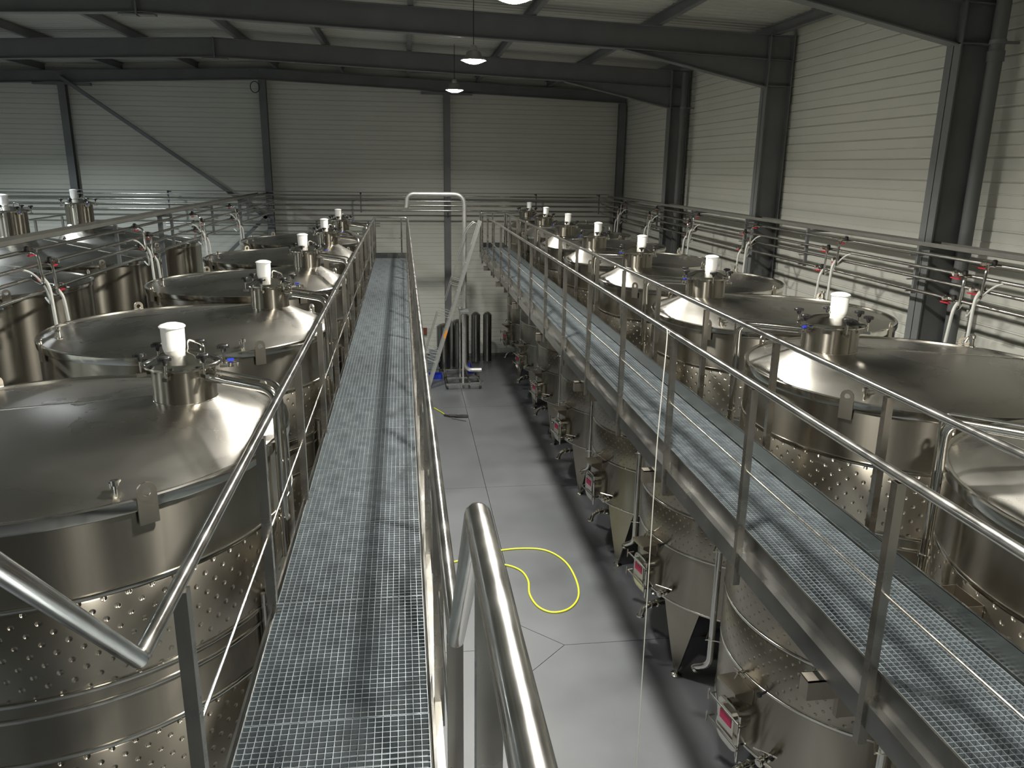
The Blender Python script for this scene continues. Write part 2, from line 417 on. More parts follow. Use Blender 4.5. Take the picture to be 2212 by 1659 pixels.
# ================================================================== tanks
R0 = 1.53
ZR, ZB = 4.83, 1.04
def ring(m, r, z, rr, n=72): m.tube([polar(r, 360 * i / n, z) for i in range(n)], rr, 6, closed=True)
def make_tank(kind):
    """kind R: aisle on -X. L: aisle on +X. F: far left bank, taller collar."""
    R = kind == 'R'; Fk = kind == 'F'
    root = empty('storage_tank')
    r = R0 if not Fk else 1.55
    N = 72
    nx, ny, nr, nz0, nz1 = {'R': (-.97, -.14, .245, 5.10, 5.33), 'L': (.89, -.06, .205, 5.10, 5.34), 'F': (-1.05, .05, .29, 5.26, 5.72)}[kind]
    aisle = 180 if (R or Fk) else 0
    # body
    m = MB(); m.lathe([(0.12, ZB - .22), (r - .01, ZB - .01), (r, ZB), (r, ZR)], n=N); o = m.build('shell', M['shell'], root)
    # lid cone, leaning towards the aisle
    m = MB(); vs = []; rings = 6
    for k in range(rings + 1):
        t = k / rings
        for j in range(N):
            a = 2 * PI * j / N
            A = Vector(((r - .012) * math.cos(a), (r - .012) * math.sin(a), ZR + .005)); Bn = Vector((nx + nr * math.cos(a), ny + nr * math.sin(a), nz0))
            vs.append(A.lerp(Bn, t))
    m.add(vs, [(i * N + j, i * N + (j + 1) % N, (i + 1) * N + (j + 1) % N, (i + 1) * N + j) for i in range(rings) for j in range(N)], True)
    m.build('cone_top', M['cone'], root)
    m = MB(); m.lathe([(r - .006, ZR - .045), (r + .016, ZR - .045), (r + .020, ZR - .03), (r + .020, ZR + .022), (r + .010, ZR + .030), (r - .014, ZR + .026), (r - .016, ZR)], n=N)
    m.build('rim_band', M['polished'], root)
    away = 0 if aisle == 180 else 180
    # weld seam down the cone
    a0 = math.radians(away + (14 if R else -14)); A = Vector((nx + nr * math.cos(a0), ny + nr * math.sin(a0), nz0 + .002)); B_ = Vector((r * .98 * math.cos(a0), r * .98 * math.sin(a0), ZR + .012))
    m = MB(); m.tube([A.lerp(B_, t / 8)  for t in range(9)], .006, 6); m.build('weld_seam', M['polished'], root)
    # hoops and cooling jackets
    for z in ((4.35, 3.78, 3.68, 3.39, 2.37, 1.82, 1.06) if not Fk else (2.9, 1.82, 1.06)):
        m = MB(); m.lathe([(r - .001, z - .016), (r + .008, z - .011), (r + .010, z), (r + .008, z + .011), (r - .001, z + .016)], n=N); m.build('hoop', M['polished'], root)
    for z0, z1 in (((3.80, 4.33), (2.39, 3.37), (1.84, 2.35)) if not Fk else ((1.84, 2.88),)):
        m = MB(); m.lathe([(r - .002, z0), (r + .005, z0 + .01), (r + .005, z1 - .01), (r - .002, z1)], n=N); m.build('dimpled_jacket', M['jacket'], root)
    # collar and lid
    c = (nx, ny, 0)
    MB().lathe([(nr, nz0 - .005), (nr, nz1)], c, 40).build('collar', M['shell'], root)
    m = MB(); ringpts = [Vector((nx, ny, nz0)) + polar(nr + .001, 360 * i / 40, 0) for i in range(40)]; m.tube(ringpts, .004, 5, closed=True); m.build('collar_weld', M['polished'], root)
    lid = MB().lathe([(nr + .004, nz1 - .012), (nr + .038, nz1 - .010), (nr + .040, nz1 + .012), (nr + .030, nz1 + .022), (nr - .005, nz1 + .030), (nr * .62, nz1 + .072), (nr * .3, nz1 + .092), (0, nz1 + .098)], c, 44).build('lid', M['polished'], root)
    m = MB(); m.tube([Vector((nx, ny, nz1 + .005)) + polar(nr + .042, 360 * i / 40, 0) for i in range(40)], .011, 6, closed=True); m.build('clamp_ring', M['polished'], lid)
    # grab handle on the lid
    hd = 60 if R else 10
    hc = Vector((nx, ny, nz1))
    h0 = hc + polar(nr * .25, hd + 30, .085); h1 = hc + polar(nr * .80, hd - 25, .06)
    m = MB(); m.tube(fillet([h0, h0 + Vector((0, 0, .075)), h1 + Vector((0, 0, .075)), h1], .05, 5), .008, 8); m.build('handle', M['polished'], lid)
    for a in ((-95, -42, 12, 68, 130, 196) if R else (-150, -98, -46, 20, 78, 140)):
        p = hc + polar(nr + .062, a, 0)
        kb = MB(); kb.cyl(p + Vector((0, 0, -.05)), p + Vector((0, 0, .05)), .008, 8)
        kb.box(p.x - .014, p.x + .014, p.y - .03, p.y + .03, p.z - .055, p.z - .030, math.radians(a + 90))
        cl = kb.build('lid_clamp', M['polished'], root)
        kb = MB(); kb.lathe([(.008, .045), (.016, .055), (.020, .075), (.036, .082), (.038, .098), (.030, .106), (0, .108)], p, 10)
        for q_ in range(5):
            e = p + polar(.034, q_ * 72, .09); kb.lathe([(0, -.012), (.011, -.010), (.011, .010), (0, .013)], e, 8)
        kb.build('knob', M['black'], cl)
    # white breather jar
    bj = hc + (Vector((.075, .03, .055)) if R else Vector((-.055, .03, .045)))
    if Fk: bj = hc + Vector((-.10, .05, .09))
    jar = MB().lathe([(.030, -.02), (.030, .0), (.050, .012), (.066, .030), (.073, .055), (.075, .08), (.077, .195), (.077, .202), (0, .202)], bj, 28).build('breather_jar', M['white'], root)
    MB().lathe([(.078, .195), (.085, .198), (.086, .206), (.076, .215), (.042, .226), (0, .230)], bj, 28).build('jar_cap', M['white'], jar)
    m = MB(); m.lathe([(.0, -.03), (.022, -.02), (.022, .01), (0, .012)], bj, 12); m.build('jar_fitting', M['polished'], jar)
    # sight valve on the collar with a blue tap
    va = {'R': -158, 'L': 12, 'F': -40}[kind]
    p0 = hc + polar(nr + .03, va, -.03); p1 = hc + polar(nr + .15, va, -.03)
    v = MB().tube([p0, p1], .012, 8); v.lathe([(0, -.02), (.020, -.016), (.020, .016), (0, .02)], p0.lerp(p1, .6), 10)
    v.lathe([(0, -.02), (.018, -.016), (.018, .016), (0, .02)], p1, 10)
    sv = v.build('sample_valve', M['polished'], root)
    pm = p0.lerp(p1, .6); MB().box(pm.x - .022, pm.x + .022, pm.y - .009, pm.y + .009, pm.z + .025, pm.z + .04, math.radians(va)).build('lever', M['blue'], sv)
    # vent pipe: leaves the collar, bends over the rim and runs down the shell
    if not Fk:
        ang = 160 if R else -13
        rr_ = r + (.10 if R else .05)
        dz = nz1 - .075
        s0 = hc + (polar(nr - .01, 155 if R else -28, -.075)); s0.z = dz
        top = polar(rr_, ang, dz - .05)
        down = polar(rr_, ang, 3.02 if R else 3.9)
        zend = 1.18
        low = polar(rr_, ang, zend)
        # upper half: large pipe
        up1 = MB().tube(fillet([s0, top, polar(rr_, ang, 4.02)], .10, 8), .030, 12).build('vent_pipe', M['polished'], root)
        MB().lathe([(.031, 0), (.040, 0), (.040, .02), (.031, .02)], polar(rr_, ang, 4.30), 14).build('union', M['polished'], up1)
        thin = MB().tube(fillet([s0 + Vector((0, 0, .055)), top + Vector((0, 0, .055)) + polar(.035, ang, 0), polar(rr_ + .035, ang + 2, 4.45)], .08, 8), .010, 8).build('rinse_pipe', M['polished'], root)
        ang2 = ang - 9
        lp = MB().tube(fillet([polar(rr_ - .01, ang2, 3.9), polar(rr_ - .01, ang2, zend), polar(rr_ + .16, ang2 - 3, zend - .13)], .10, 8), .036, 12).build('drain_down_pipe', M['tube'], root)
        MB().lathe([(.037, 0), (.048, 0), (.048, .03), (.037, .03)], polar(rr_ + .15, ang2 - 3, zend - .14), 14, axis=polar(.7, ang2, -.7)).build('end_clamp', M['polished'], lp)
        MB().tube([polar(rr_ - .02, ang2 - 2.6, 3.9), polar(rr_ - .02, ang2 - 2.6, 1.3)], .016, 8).build('level_tube', M['tube'], root)
        for z in (3.86, 2.62, 1.52):
            m = MB(); m.tube([polar(r, ang2 + 1, z), polar(rr_ + .05, ang2 + 1.4, z)], .007, 6); m.tube([polar(rr_ + .05, ang2 + 1.8, z), polar(rr_ + .045, ang2 - 5, z)], .007, 6); m.build('pipe_clip', M['polished'], root)
    # lifting lugs on the rim
    for a in (-142, -52, 38, 128):
        u = polar(1, a, 0); t = Vector((-u.y, u.x, 0)); base = polar(r + .022, a, ZR)
        pts = [base + t * x + Vector((0, 0, z)) for x, z in ((-.055, -.13), (.055, -.13), (.055, .05), (.048, .085), (.025, .112), (0, .12), (-.025, .112), (-.048, .085), (-.055, .05))]
        hole = [base + t * (.026 * math.cos(k * PI / 6)) + Vector((0, 0, .06 + .026 * math.sin(k * PI / 6))) for k in range(12)]
        # plate with a hole: outer outline joined to the hole ring
        m = MB(); th = u * .006
        outer = []
        for k in range(12):
            an = k * PI / 6; dx, dz = math.cos(an), math.sin(an)
            e = base + t * (.056 * dx) + Vector((0, 0, .06 + .058 * dz)); outer.append(e)
        vs = [p - th for p in outer] + [p - th for p in hole] + [p + th for p in outer] + [p + th for p in hole]; fs = []
        for k in range(12):
            k2 = (k + 1) % 12
            fs += [(k, k2, 12 + k2, 12 + k), (24 + k, 36 + k, 36 + k2, 24 + k2), (k, 24 + k, 24 + k2, k2), (12 + k, 12 + k2, 36 + k2, 36 + k)]
        m.add(vs, fs)
        m.plate([base + t * x + Vector((0, 0, z)) for x, z in ((-.055, -.13), (.055, -.13), (.055, .045), (.03, .012), (0, .004), (-.03, .012), (-.055, .045))], .012, u)
        m.build('lifting_lug', M['legs'], root)
    # rinse fitting on the far side of the cone
    fa = 32 if R else -146
    fp = polar(r * .88, fa, ZR + (.06 if not Fk else .08))
    m = MB(); m.tube(fillet([fp, fp + Vector((0, 0, .10)), fp + Vector((0, 0, .10)) + polar(.07, fa + 60, 0), fp + Vector((0, 0, .03)) + polar(.11, fa + 60, 0)], .03, 4), .013, 8)
    m.lathe([(0, -.02), (.024, -.015), (.024, .015), (0, .02)], fp + Vector((0, 0, .11)), 10); m.lathe([(0.014, 0), (.03, .0), (.03, .012), (0.014, .012)], fp, 12)
    m.build('rinse_fitting', M['polished'], root)
    # small valve beside the near lug
    la = -138 if R else -57
    fp = polar(r * .955, la, ZR + .04)
    m = MB(); m.tube([fp, fp + Vector((0, 0, .07))], .010, 8); m.lathe([(0, -.022), (.022, -.015), (.022, .015), (0, .022)], fp + Vector((0, 0, .08)), 10); m.lathe([(0, -.02), (.02, -.015), (.02, .015), (0, .02)], fp + polar(.05, la + 180, .05), 10)
    m.tube([fp + Vector((0, 0, .06)), fp + polar(.09, la + 150, .06)], .008, 6)
    m.build('relief_valve', M['polished'], root)
    # legs: tapered curved plates under the shell
    for a in (-145, -55, 35, 125):
        m = MB(); vs = []; n1, n2 = 8, 6
        for side in (r - .004, r - .045):
            for i in range(n2 + 1):
                t = i / n2; z = 1.05 * (1 - t) + .10 * t; hw = 10.5 * (1 - t) + 1.4 * t
                for j in range(n1 + 1): vs.append(polar(side, a - hw + 2 * hw * j / n1, z))
        K = (n1 + 1) * (n2 + 1); fs = []
        for i in range(n2):
            for j in range(n1):
                b0 = i * (n1 + 1) + j
                fs += [(b0, b0 + 1, b0 + n1 + 2, b0 + n1 + 1), (K + b0 + 1, K + b0, K + b0 + n1 + 1, K + b0 + n1 + 2)]
            for j in (0, n1):
                b0 = i * (n1 + 1) + j; fs.append((b0, b0 + n1 + 1, K + b0 + n1 + 1, K + b0))
        m.add(vs, fs, False); lg = m.build('leg', M['legs'], root)
        f = polar(r - .02, a, 0)
        MB().lathe([(.075, 0), (.078, .018), (.045, .035), (.026, .04), (.026, .115), (0, .115)], f, 20).build('foot', M['polished'], lg)
    # manway door low on the aisle side
    if not Fk:
        ma = -170 if R else -8
        u = polar(1, ma, 0); t = Vector((-u.y, u.x, 0)); zc = 1.27
        def rrect(w_, h_, cr, off, nn=4):
            pts = []
            for (sx, sz, a0) in ((1, 1, 0), (-1, 1, 90), (-1, -1, 180), (1, -1, 270)):
                for k in range(nn + 1):
                    an = math.radians(a0 + 90 * k / nn)
                    pts.append(u * off + t * (sx * (w_ - cr) + cr * math.cos(an)) + Vector((0, 0, zc + sz * (h_ - cr) + cr * math.sin(an))))
            return pts
        m = MB(); A = rrect(.16, .215, .09, r - .10); B2 = rrect(.16, .215, .09, r + .13); n = len(A)
        m.add(A + B2, [(i, (i + 1) % n, n + (i + 1) % n, n + i) for i in range(n)], True); mw = m.build('manway_neck', M['polished'], root)
        m = MB(); A = rrect(.195, .25, .12, r + .13); m.plate(A, .022, u)
        m.plate(rrect(.14, .19, .08, r + .155), .03, u); door = m.build('manway_door', M['polished'], root)
        MB().plate([u * (r + .173) + t * x + Vector((0, 0, zc + z)) for x, z in ((-.10, .02), (.10, .02), (.10, .12), (-.10, .12))], .003, u).build('sticker', M['sticker'], door)
        m = MB()
        for zz in (.17, -.10):
            c0 = u * (r + .19) + Vector((0, 0, zc + zz)); m.tube([c0 - t * .27, c0 + t * .27], .011, 8)
            for s_ in (-1, 1):
                e = c0 + t * .27 * s_; m.tube([e - u * .07, e + u * .02], .009, 6); m.tube([e + u * .02 - Vector((0, 0, .06)), e + u * .02 + Vector((0, 0, .06))], .009, 6)
        m.build('door_clamp', M['polished'], door)
        m = MB(); c0 = u * (r + .17) + t * .235; m.tube([c0 + Vector((0, 0, zc - .26)), c0 + Vector((0, 0, zc + .26))], .014, 8); m.build('hinge', M['polished'], door)
        # handwheel valve near the door
        vb = u * r * 1.0 + t * (.46 if R else .46); vb = polar(r, ma + 17, 1.20); vd = polar(1, ma + 17, 0); vt = Vector((-vd.y, vd.x, 0))
        m = MB(); m.tube([vb, vb + vd * .20], .030, 12)
        for k in (.06, .12, .18): m.lathe([(.030, -.010), (.044, -.008), (.044, .008), (.030, .010)], vb + vd * k, 14, axis=vd)
        hv = m.build('side_valve', M['polished'], root)
        m = MB(); hc2 = vb + vd * .10
        m.tube([hc2, hc2 + Vector((0, 0, .07))], .01, 6); m.tube([hc2 + Vector((0, 0, .075)) - vt * .11 + vd * .04, hc2 + Vector((0, 0, .075)) + vt * .11 - vd * .04], .009, 6)
        m.build('valve_lever', M['polished'], hv)
        MB().lathe([(0, -.015), (.035, -.012), (.035, .012), (0, .015)], vb + vd * .07 + vt * .06 + Vector((0, 0, .05)), 12, axis=vt).build('rubber_cap', M['black'], hv)
        # bottom outlet with elbow and clamp
        ob = polar(r - .30, ma + 4, .80); od = polar(1, ma + 4, 0); ot = Vector((-od.y, od.x, 0))
        m = MB(); m.tube(fillet([ob, ob + od * .40, ob + od * .46 - Vector((0, 0, .16))], .09, 6), .034, 12)
        for k in (.20, .30): m.lathe([(.034, -.012), (.05, -.010), (.05, .010), (.034, .012)], ob + od * k, 14, axis=od)
        m.lathe([(.034, -.012), (.052, -.010), (.052, .010), (.034, .012)], ob + od * .46 - Vector((0, 0, .14)), 14)
        ov = m.build('bottom_outlet', M['polished'], root)
        m = MB(); k0 = ob + od * .25; m.tube([k0, k0 + Vector((0, 0, .06)), k0 + Vector((0, 0, .065)) + ot * .17], .008, 6); m.build('valve_lever', M['polished'], ov)
        # document shelf with tap and thermometer above the door
        zs = 1.73; s0 = u * r
        m = MB(); P_ = [s0 - t * .16, s0 + t * .16, s0 + t * .16 + u * .20, s0 - t * .16 + u * .20]
        m.plate([p + Vector((0, 0, zs)) for p in P_], .006, (0, 0, 1)); m.plate([P_[2] + Vector((0, 0, zs)), P_[3] + Vector((0, 0, zs)), P_[3] + Vector((0, 0, zs - .035)), P_[2] + Vector((0, 0, zs - .035))], .005, u)
        for s_ in (-1, 1):
            e = s0 + t * .16 * s_; m.plate([e + Vector((0, 0, zs)), e + u * .20 + Vector((0, 0, zs)), e + u * .20 + Vector((0, 0, zs - .035)), e + Vector((0, 0, zs - .16))], .005, t)
        m.build('shelf', M['legs'], root)
        tp = u * r + t * .06 + Vector((0, 0, zs + .16))
        m = MB(); m.tube([tp, tp + u * .13], .014, 8); m.tube([tp + u * .10 - t * .09, tp + u * .10 + t * .09], .009, 6); m.lathe([(0, -.02), (.022, -.015), (.022, .015), (0, .02)], tp + u * .07, 10, axis=u); m.tube([tp + u * .12, tp + u * .15 - Vector((0, 0, .06))], .010, 6)
        m.build('tasting_tap', M['polished'], root)
        tp = polar(r, ma + 12, zs + .10); m = MB(); td = polar(1, ma + 12, 0); m.tube([tp, tp + td * .10], .012, 8); m.lathe([(0, -.01), (.028, -.008), (.028, .008), (0, .01)], tp + td * .1, 12, axis=td); m.build('thermometer', M['black'], root)
        # box bracket carrying the walkway
    return root
GR = {'R': 'tall stainless tanks right of the aisle', 'L': 'stainless tanks left of the walkway', 'F': 'stainless tanks beyond the left pipe rack'}
PR = {k: make_tank(k) for k in 'RLF'}
TANKS = [('R', 4.75, 6.7 + 3.1 * i, l) for i, l in enumerate([
    'stainless tank with the largest white jar on the right, beside the right railing',
    'second large-lidded stainless tank on the right, just beyond the one with the largest white jar',
    'third jar-topped stainless tank on the right, counting from the camera',
    'fourth jar-topped stainless tank on the right, counting from the camera',
    'fifth jar-topped stainless tank on the right, counting from the camera',
    'sixth jar-topped stainless tank on the right, next to last before the back wall',
    'furthest jar-topped stainless tank on the right, against the back wall'])]
TANKS.append(('R', 4.75, 3.6, 'stainless tank cut by the right edge of the view, only part of its lid showing'))
TANKS += [('L', -2.42 - .024 * i, 5.5 + 3.7 * i, l) for i, l in enumerate([
    'big stainless tank filling the lower left, with the largest white jar',
    'second stainless tank left of the walkway, lid reflecting behind the nearest tank',
    'third stainless tank left of the walkway, bright highlight on its cone',
    'fourth stainless tank left of the walkway, dark lid beyond the third',
    'fifth and last stainless tank left of the walkway, near the end of the walkway'])]
TANKS += [('F', -6.45, y, l) for y, l in ((9.3, 'stainless tank at the far left edge beyond the pipe rack, nearest of its row'), (12.8, 'stainless tank beyond the pipes at left, pale cone and collar at the left edge'),
    (16.4, 'stainless tank beyond the left pipes, tall collar with white jar against the back wall'), (19.7, 'furthest stainless tank beyond the left pipe rack, right of its row'))]
used = set()
for kind, x, y, l in TANKS:
    t = PR[kind] if kind not in used else copy_tree(PR[kind]); used.add(kind)
    t.location = (x, y, 0); tag(t, l, 'tank', GR[kind])

# ================================================================== walkways
DZ = 4.25
def grating_panel(wd, ln):
    m = MB(); p = .0335; zt, zb = 0, -.030
    k = int(wd / p)
    for i in range(k + 1):
        x = wd * i / k; m.box(x - .0012, x + .0012, 0, ln, zb, zt)
    k = int(ln / p)
    for i in range(k + 1):
        y = min(max(ln * i / k, .002), ln - .002); m.box(0, wd, y - .0011, y + .0011, zb + .008, zt)
    m.box(0, wd, 0, .004, zb, zt); m.box(0, wd, ln - .004, ln, zb, zt)
    return m.mesh('grating_panel', M['galv'])
def walkway(x0, x1, y0, y1, name_label, rails, brackets=None, pstep=1.57, posts0=None, posts1=None, simple=False, toe1=False):
    root = tag(empty('walkway', ((x0 + x1) / 2, y0, DZ)), name_label, 'walkway')
    W = x1 - x0; L = y1 - y0; hx = W / 2
    n = max(1, round(L / 1.02)); pl = L / n
    me = grating_panel(W - .03, pl - .004)
    for i in range(n): inst('grating_panel', me, root, (-hx + .015, i * pl + .002, 0))
    for s_ in (-1, 1):
        m = MB(); xa = s_ * hx
        # side plate with out-turned flange
        m.box(min(xa, xa + s_ * .006), max(xa, xa + s_ * .006), 0, L, -.16, .012 if not (toe1 and s_ == 1) else .15)
        m.box(min(xa - s_ * .018, xa), max(xa - s_ * .018, xa), 0, L, -.05, -.032)
        m.box(min(xa, xa + s_ * .012), max(xa, xa + s_ * .012), 0, L, .004, .014) if not (toe1 and s_ == 1) else m.box(min(xa, xa + .010), xa + .010, 0, L, .146, .156)
        m.box(min(xa - s_ * .02, xa + s_ * .055), max(xa - s_ * .02, xa + s_ * .055), 0, L, -.29, -.155)
        m.build('side_beam', M['channel'], root)
    if toe1:
        k = 0
    m = MB().box(-hx, hx, L, L + .008, -.16, .15); m.build('end_plate', M['channel'], root)
    m = MB().box(-hx, hx, -.008, 0, -.16, .012); m.build('end_plate', M['channel'], root)
    for b in (brackets or []):
        ya = b - y0
        m = MB(); e0, e1 = (-hx - .11, hx + .05) if x0 > 0 else (-hx - .02, hx + .05)
        m.box(e0, e1, ya - .045, ya + .045, -.355, -.345); m.box(e0, e1, ya - .045, ya - .040, -.47, -.345); m.box(e0, e1, ya + .040, ya + .045, -.47, -.345); m.box(e0, e0 + .004, ya - .04, ya + .04, -.47, -.35)
        m.box(-hx + .1, hx + .05, ya - .02, ya + .02, -.62, -.47)
        m.build('support_bracket', M['legs'], root)
    return root
def railing(x, y0, y1, label, posts, side, group='walkway railings', mid=True, foot=-.40):
    root = tag(empty('railing', (x, y0, DZ)), label, 'railing', group)
    m = MB(); m.cyl((0, 0, 1.05), (0, y1 - y0, 1.05), .025, 14); m.build('handrail', M['tube'], root)
    m = MB(); m.box(-.024, .024, -.024, .024, foot, 1.022); me = m.mesh('post', M['post'])
    for p in posts:
        po = inst('post', me, root, (side * .0, p - y0, 0))
    me = None
    ps = sorted(posts)
    for a, b in (zip(ps[:-1], ps[1:]) if mid else ()):
        MB().cyl((0, a - y0 + .024, .45), (0, b - y0 - .024, .45), .0075, 8).build('mid_rail', M['tube'], root)
    return root
w1 = walkway(-.775, .070, 2.05, 21.6, 'long mesh-floored steel walkway running from the lower middle to the back', None, [3.6 + 3.7 * i for i in range(5)])
w2 = walkway(2.28, 2.94, .3, 24.6, 'mesh-floored steel walkway crossing the right side of the view', None, [.41 + 3.18 * i for i in range(8)], toe1=True)
def flat_tank_gap(): pass
lp = [2.48 + 1.55 * i for i in range(13)]
ra = railing(-.775, 2.07, 22.0, 'tube railing left of the middle walkway, in front of the left tanks', [p for p in lp if p < 21.9], -1, foot=-.30)
rb = railing(.118, 2.05, 22.0, 'tube railing on the aisle side of the middle walkway', [2.10] + [p + .9 for p in lp if p + .9 < 21.9], 1, foot=-.30)
rp = [-.05 + 1.59 * i for i in range(16)]
railing(2.235, .3, 24.6, 'nearer tube railing of the right walkway, on its aisle side', [p for p in rp if .3 < p < 24.7], -1)
railing(3.03, .3, 24.6, 'further tube railing of the right walkway, against the right tanks', [p - .25 for p in rp if .3 < p - .25 < 24.7], 1, mid=False, foot=-.25)
for o_ in (w1, ra, rb): o_.rotation_euler.z = .0048
# cross rail closing the far end of the middle walkway
root = tag(empty('railing', (-.43, 22.02, DZ)), 'short cross railing closing the far end of the middle walkway', 'railing', 'walkway railings')
MB().tube(fillet([(-.43, 0, .3), (-.43, 0, 1.05), (.43, 0, 1.05), (.43, 0, .3)], .06, 5), .022, 12).build('handrail', M['tube'], root)
MB().cyl((-.43, 0, .5), (.43, 0, .5), .0075, 8).build('mid_rail', M['tube'], root)
for x in (-.43, .28, .43): MB().box(x - .02, x + .02, -.02, .02, -.15, 1.03 if x == .28 else .34).build('post', M['post'], root)
root = tag(empty('railing', (2.63, 24.64, DZ)), 'short cross railing at the far end of the right walkway', 'railing', 'walkway railings')
MB().tube(fillet([(-.38, 0, .3), (-.38, 0, 1.05), (.38, 0, 1.05), (.38, 0, .3)], .05, 5), .022, 12).build('handrail', M['tube'], root)
for x in (-.38, 0, .38): MB().box(x - .02, x + .02, -.02, .02, -.15, 1.03 if x == 0 else .34).build('post', M['post'], root)

# stair handrails from the walkway up to the viewing platform
for (x, l, s_) in ((.118, 'thick stair handrail in the middle foreground, rising towards the camera', 1), (-.775, 'stair handrail at the lower left, rising towards the camera', -1)):
    root = tag(empty('stair_railing', (x, 0, 0)), l, 'railing', 'stair handrails to the platform')
    a = (0, 2.05, DZ + 1.05); b = (0 if s_ > 0 else 0, 1.33, 6.03); c = (0, -.9, 6.09)
    m = MB(); m.tube([Vector(a), Vector(b) + Vector((0, .0, 0))], .025, 18); m.tube([Vector(b), Vector(c)], .0255, 20)
    m.lathe([(0, -.0256), (.013, -.022), (.022, -.013), (.0256, 0), (.022, .013), (.013, .022), (0, .0256)], b, 18)
    m.lathe([(0, -.0252), (.013, -.022), (.022, -.013), (.0252, 0), (.022, .013), (.013, .022), (0, .0252)], a, 18)
    m.build('handrail', M['tube'], root)
    if s_ > 0:
        MB().box(-.022, .022, 1.09, 1.135, 4.9, 6.03).build('post', M['post'], root)
        MB().cyl((0, 1.09, 5.55), (0, -.8, 5.55), .0075, 8).build('mid_rail', M['tube'], root)
        MB().cyl((.0, 2.05, 4.72), (0, 1.135, 5.55), .0075, 8).build('mid_rail', M['tube'], root)
        MB().box(-.022, .022, -.8, -.755, 4.9, 6.05).build('post', M['post'], root)
    else:
        MB().box(-.022, .022, 1.09, 1.135, 4.9, 6.03).build('post', M['post'], root)
        MB().box(-.022, .022, -.8, -.755, 4.9, 6.05).build('post', M['post'], root)
# the stair and platform below the camera
root = tag(empty('platform_stair', (-.33, 0, 0)), 'mesh stair and platform the view is taken from, below the frame', 'stairs')
for s_ in (-1, 1): MB().beam((s_ * .43, 2.04, 4.10), (s_ * .43, 1.10, 4.90), .01, .2).build('stringer', M['channel'], root)
for k in range(3): MB().box(-.42, .42, 1.78 - k * .23, 2.0 - k * .23, 4.42 + k * .2, 4.45 + k * .2).build('tread', M['galv'], root)
MB().box(-.46, .46, -1.2, 1.10, 4.95, 5.03).build('platform_deck', M['galv'], root)
for sx in (-.4, .4):
    for yy in (-1.1, .98): MB().box(sx - .04, sx + .04, yy - .04, yy + .04, 0, 4.95).build('leg', M['channel'], root)

# walkway and railing of the next aisle to the left
w3 = walkway(-9.6, -8.9, 8.0, 24.0, 'distant mesh walkway at the upper left, beyond the left tanks', None, [9 + 3.7 * i for i in range(4)])
railing(-8.86, 8.0, 24.0, 'distant railing at the upper left, behind the tall collars', [8.2 + 1.55 * i for i in range(11)], 1, foot=-.25)

# ================================================================== pipe racks with valves
PZ = [5.63, 5.47, 5.31, 5.15]
def rack(x, y0, y1, label, side):
    root = tag(empty('pipe_rack', (x, y0, 0)), label, 'pipe rack')
    L = y1 - y0
    for i, z in enumerate(PZ):
        MB().cyl((side * (-.0 if i % 2 == 0 else -.09), 0, z), (side * (-.0 if i % 2 == 0 else -.09), L, z), .023, 12).build('pipe', M['tube'], root)
    m = MB(); xx = side * .26
    m.box(xx - .12, xx + .12, 0, L, 5.70, 5.704); m.box(xx - .12, xx - .116, 0, L, 5.70, 5.76); m.box(xx + .116, xx + .12, 0, L, 5.70, 5.76)
    m.build('cable_tray', M['tray'], root)
    return root
def hangers(root, x, side, ys, wallx):
    for y in ys:
        m = MB(); m.box(min(0, side * .05) - .0, max(0, side * .05), y - .02, y + .02, 5.08, 5.72)
        for i, z in enumerate(PZ):
            m.box(-.10, .10, y - .012, y + .012, z - .045, z - .028)
        m.box(min(side * .05, side * (wallx)), max(side * .05, side * (wallx)), y - .02, y + .02, 5.66, 5.70)
        m.build('hanger', M['frame'], root)
rr = rack(6.78, 5.2, 27.3, 'rack of four stainless pipes along the right wall', 1)
hangers(rr, 6.78, 1, [y - 5.2 for y in (7.4, 12.9, 18.6, 24.4)] + [y - 5.2 for y in (10.05 - .2, 15.65 - .2, 21.5 - .2)], .74)
rl = rack(-4.42, 6.0, 27.3, 'rack of four stainless pipes running between the left tank rows', -1)
hangers(rl, -4.42, -1, [y - 6.0 for y in (9.0, 13.0, 16.0, 19.3, 23.5)], .30)
for y in (9.0, 16.0, 23.5): MB().box(-.27, -.20, y - 6.0 - .04, y - 6.0 + .04, 0, 5.70).build('rack_post', M['frame'], rl)
root = tag(empty('pipe_rack', (0, YB - .78, 0)), 'rack of four stainless pipes along the back wall', 'pipe rack')
for z in (5.69, 5.53, 5.39, 5.22): MB().cyl((-16.0, 0, z), (6.9, 0, z), .023, 12).build('pipe', M['tube'], root)
MB().box(-16.0, 6.95, .06, .26, 5.78, 5.80).build('cable_tray', M['tray'], root)
for x in (-13.5, -10.55, -7.6, -4.5, -1.5, 1.40, 4.4, 6.6):
    m = MB(); m.box(x - .02, x + .02, .02, .06, 5.14, 5.80)
    for z in (5.69, 5.53, 5.39, 5.22): m.box(x - .012, x + .012, -.05, .05, z - .045, z - .026)
    m.box(x - .02, x + .02, .02, .36, 5.74, 5.78)
    m.build('hanger', M['frame'], root)
root = tag(empty('pipe_rack', (0, YB - .55, 0)), 'pair of low stainless pipes on the back wall, left of the walkway end', 'pipe rack')
for z in (4.77, 4.68): MB().cyl((-7.8, 0, z), (-.9, 0, z), .022, 10).build('pipe', M['tube'], root)
for x in (-7.0, -3.0, -1.3): MB().box(x - .02, x + .02, .02, .30, 4.60, 4.84).build('hanger', M['frame'], root)

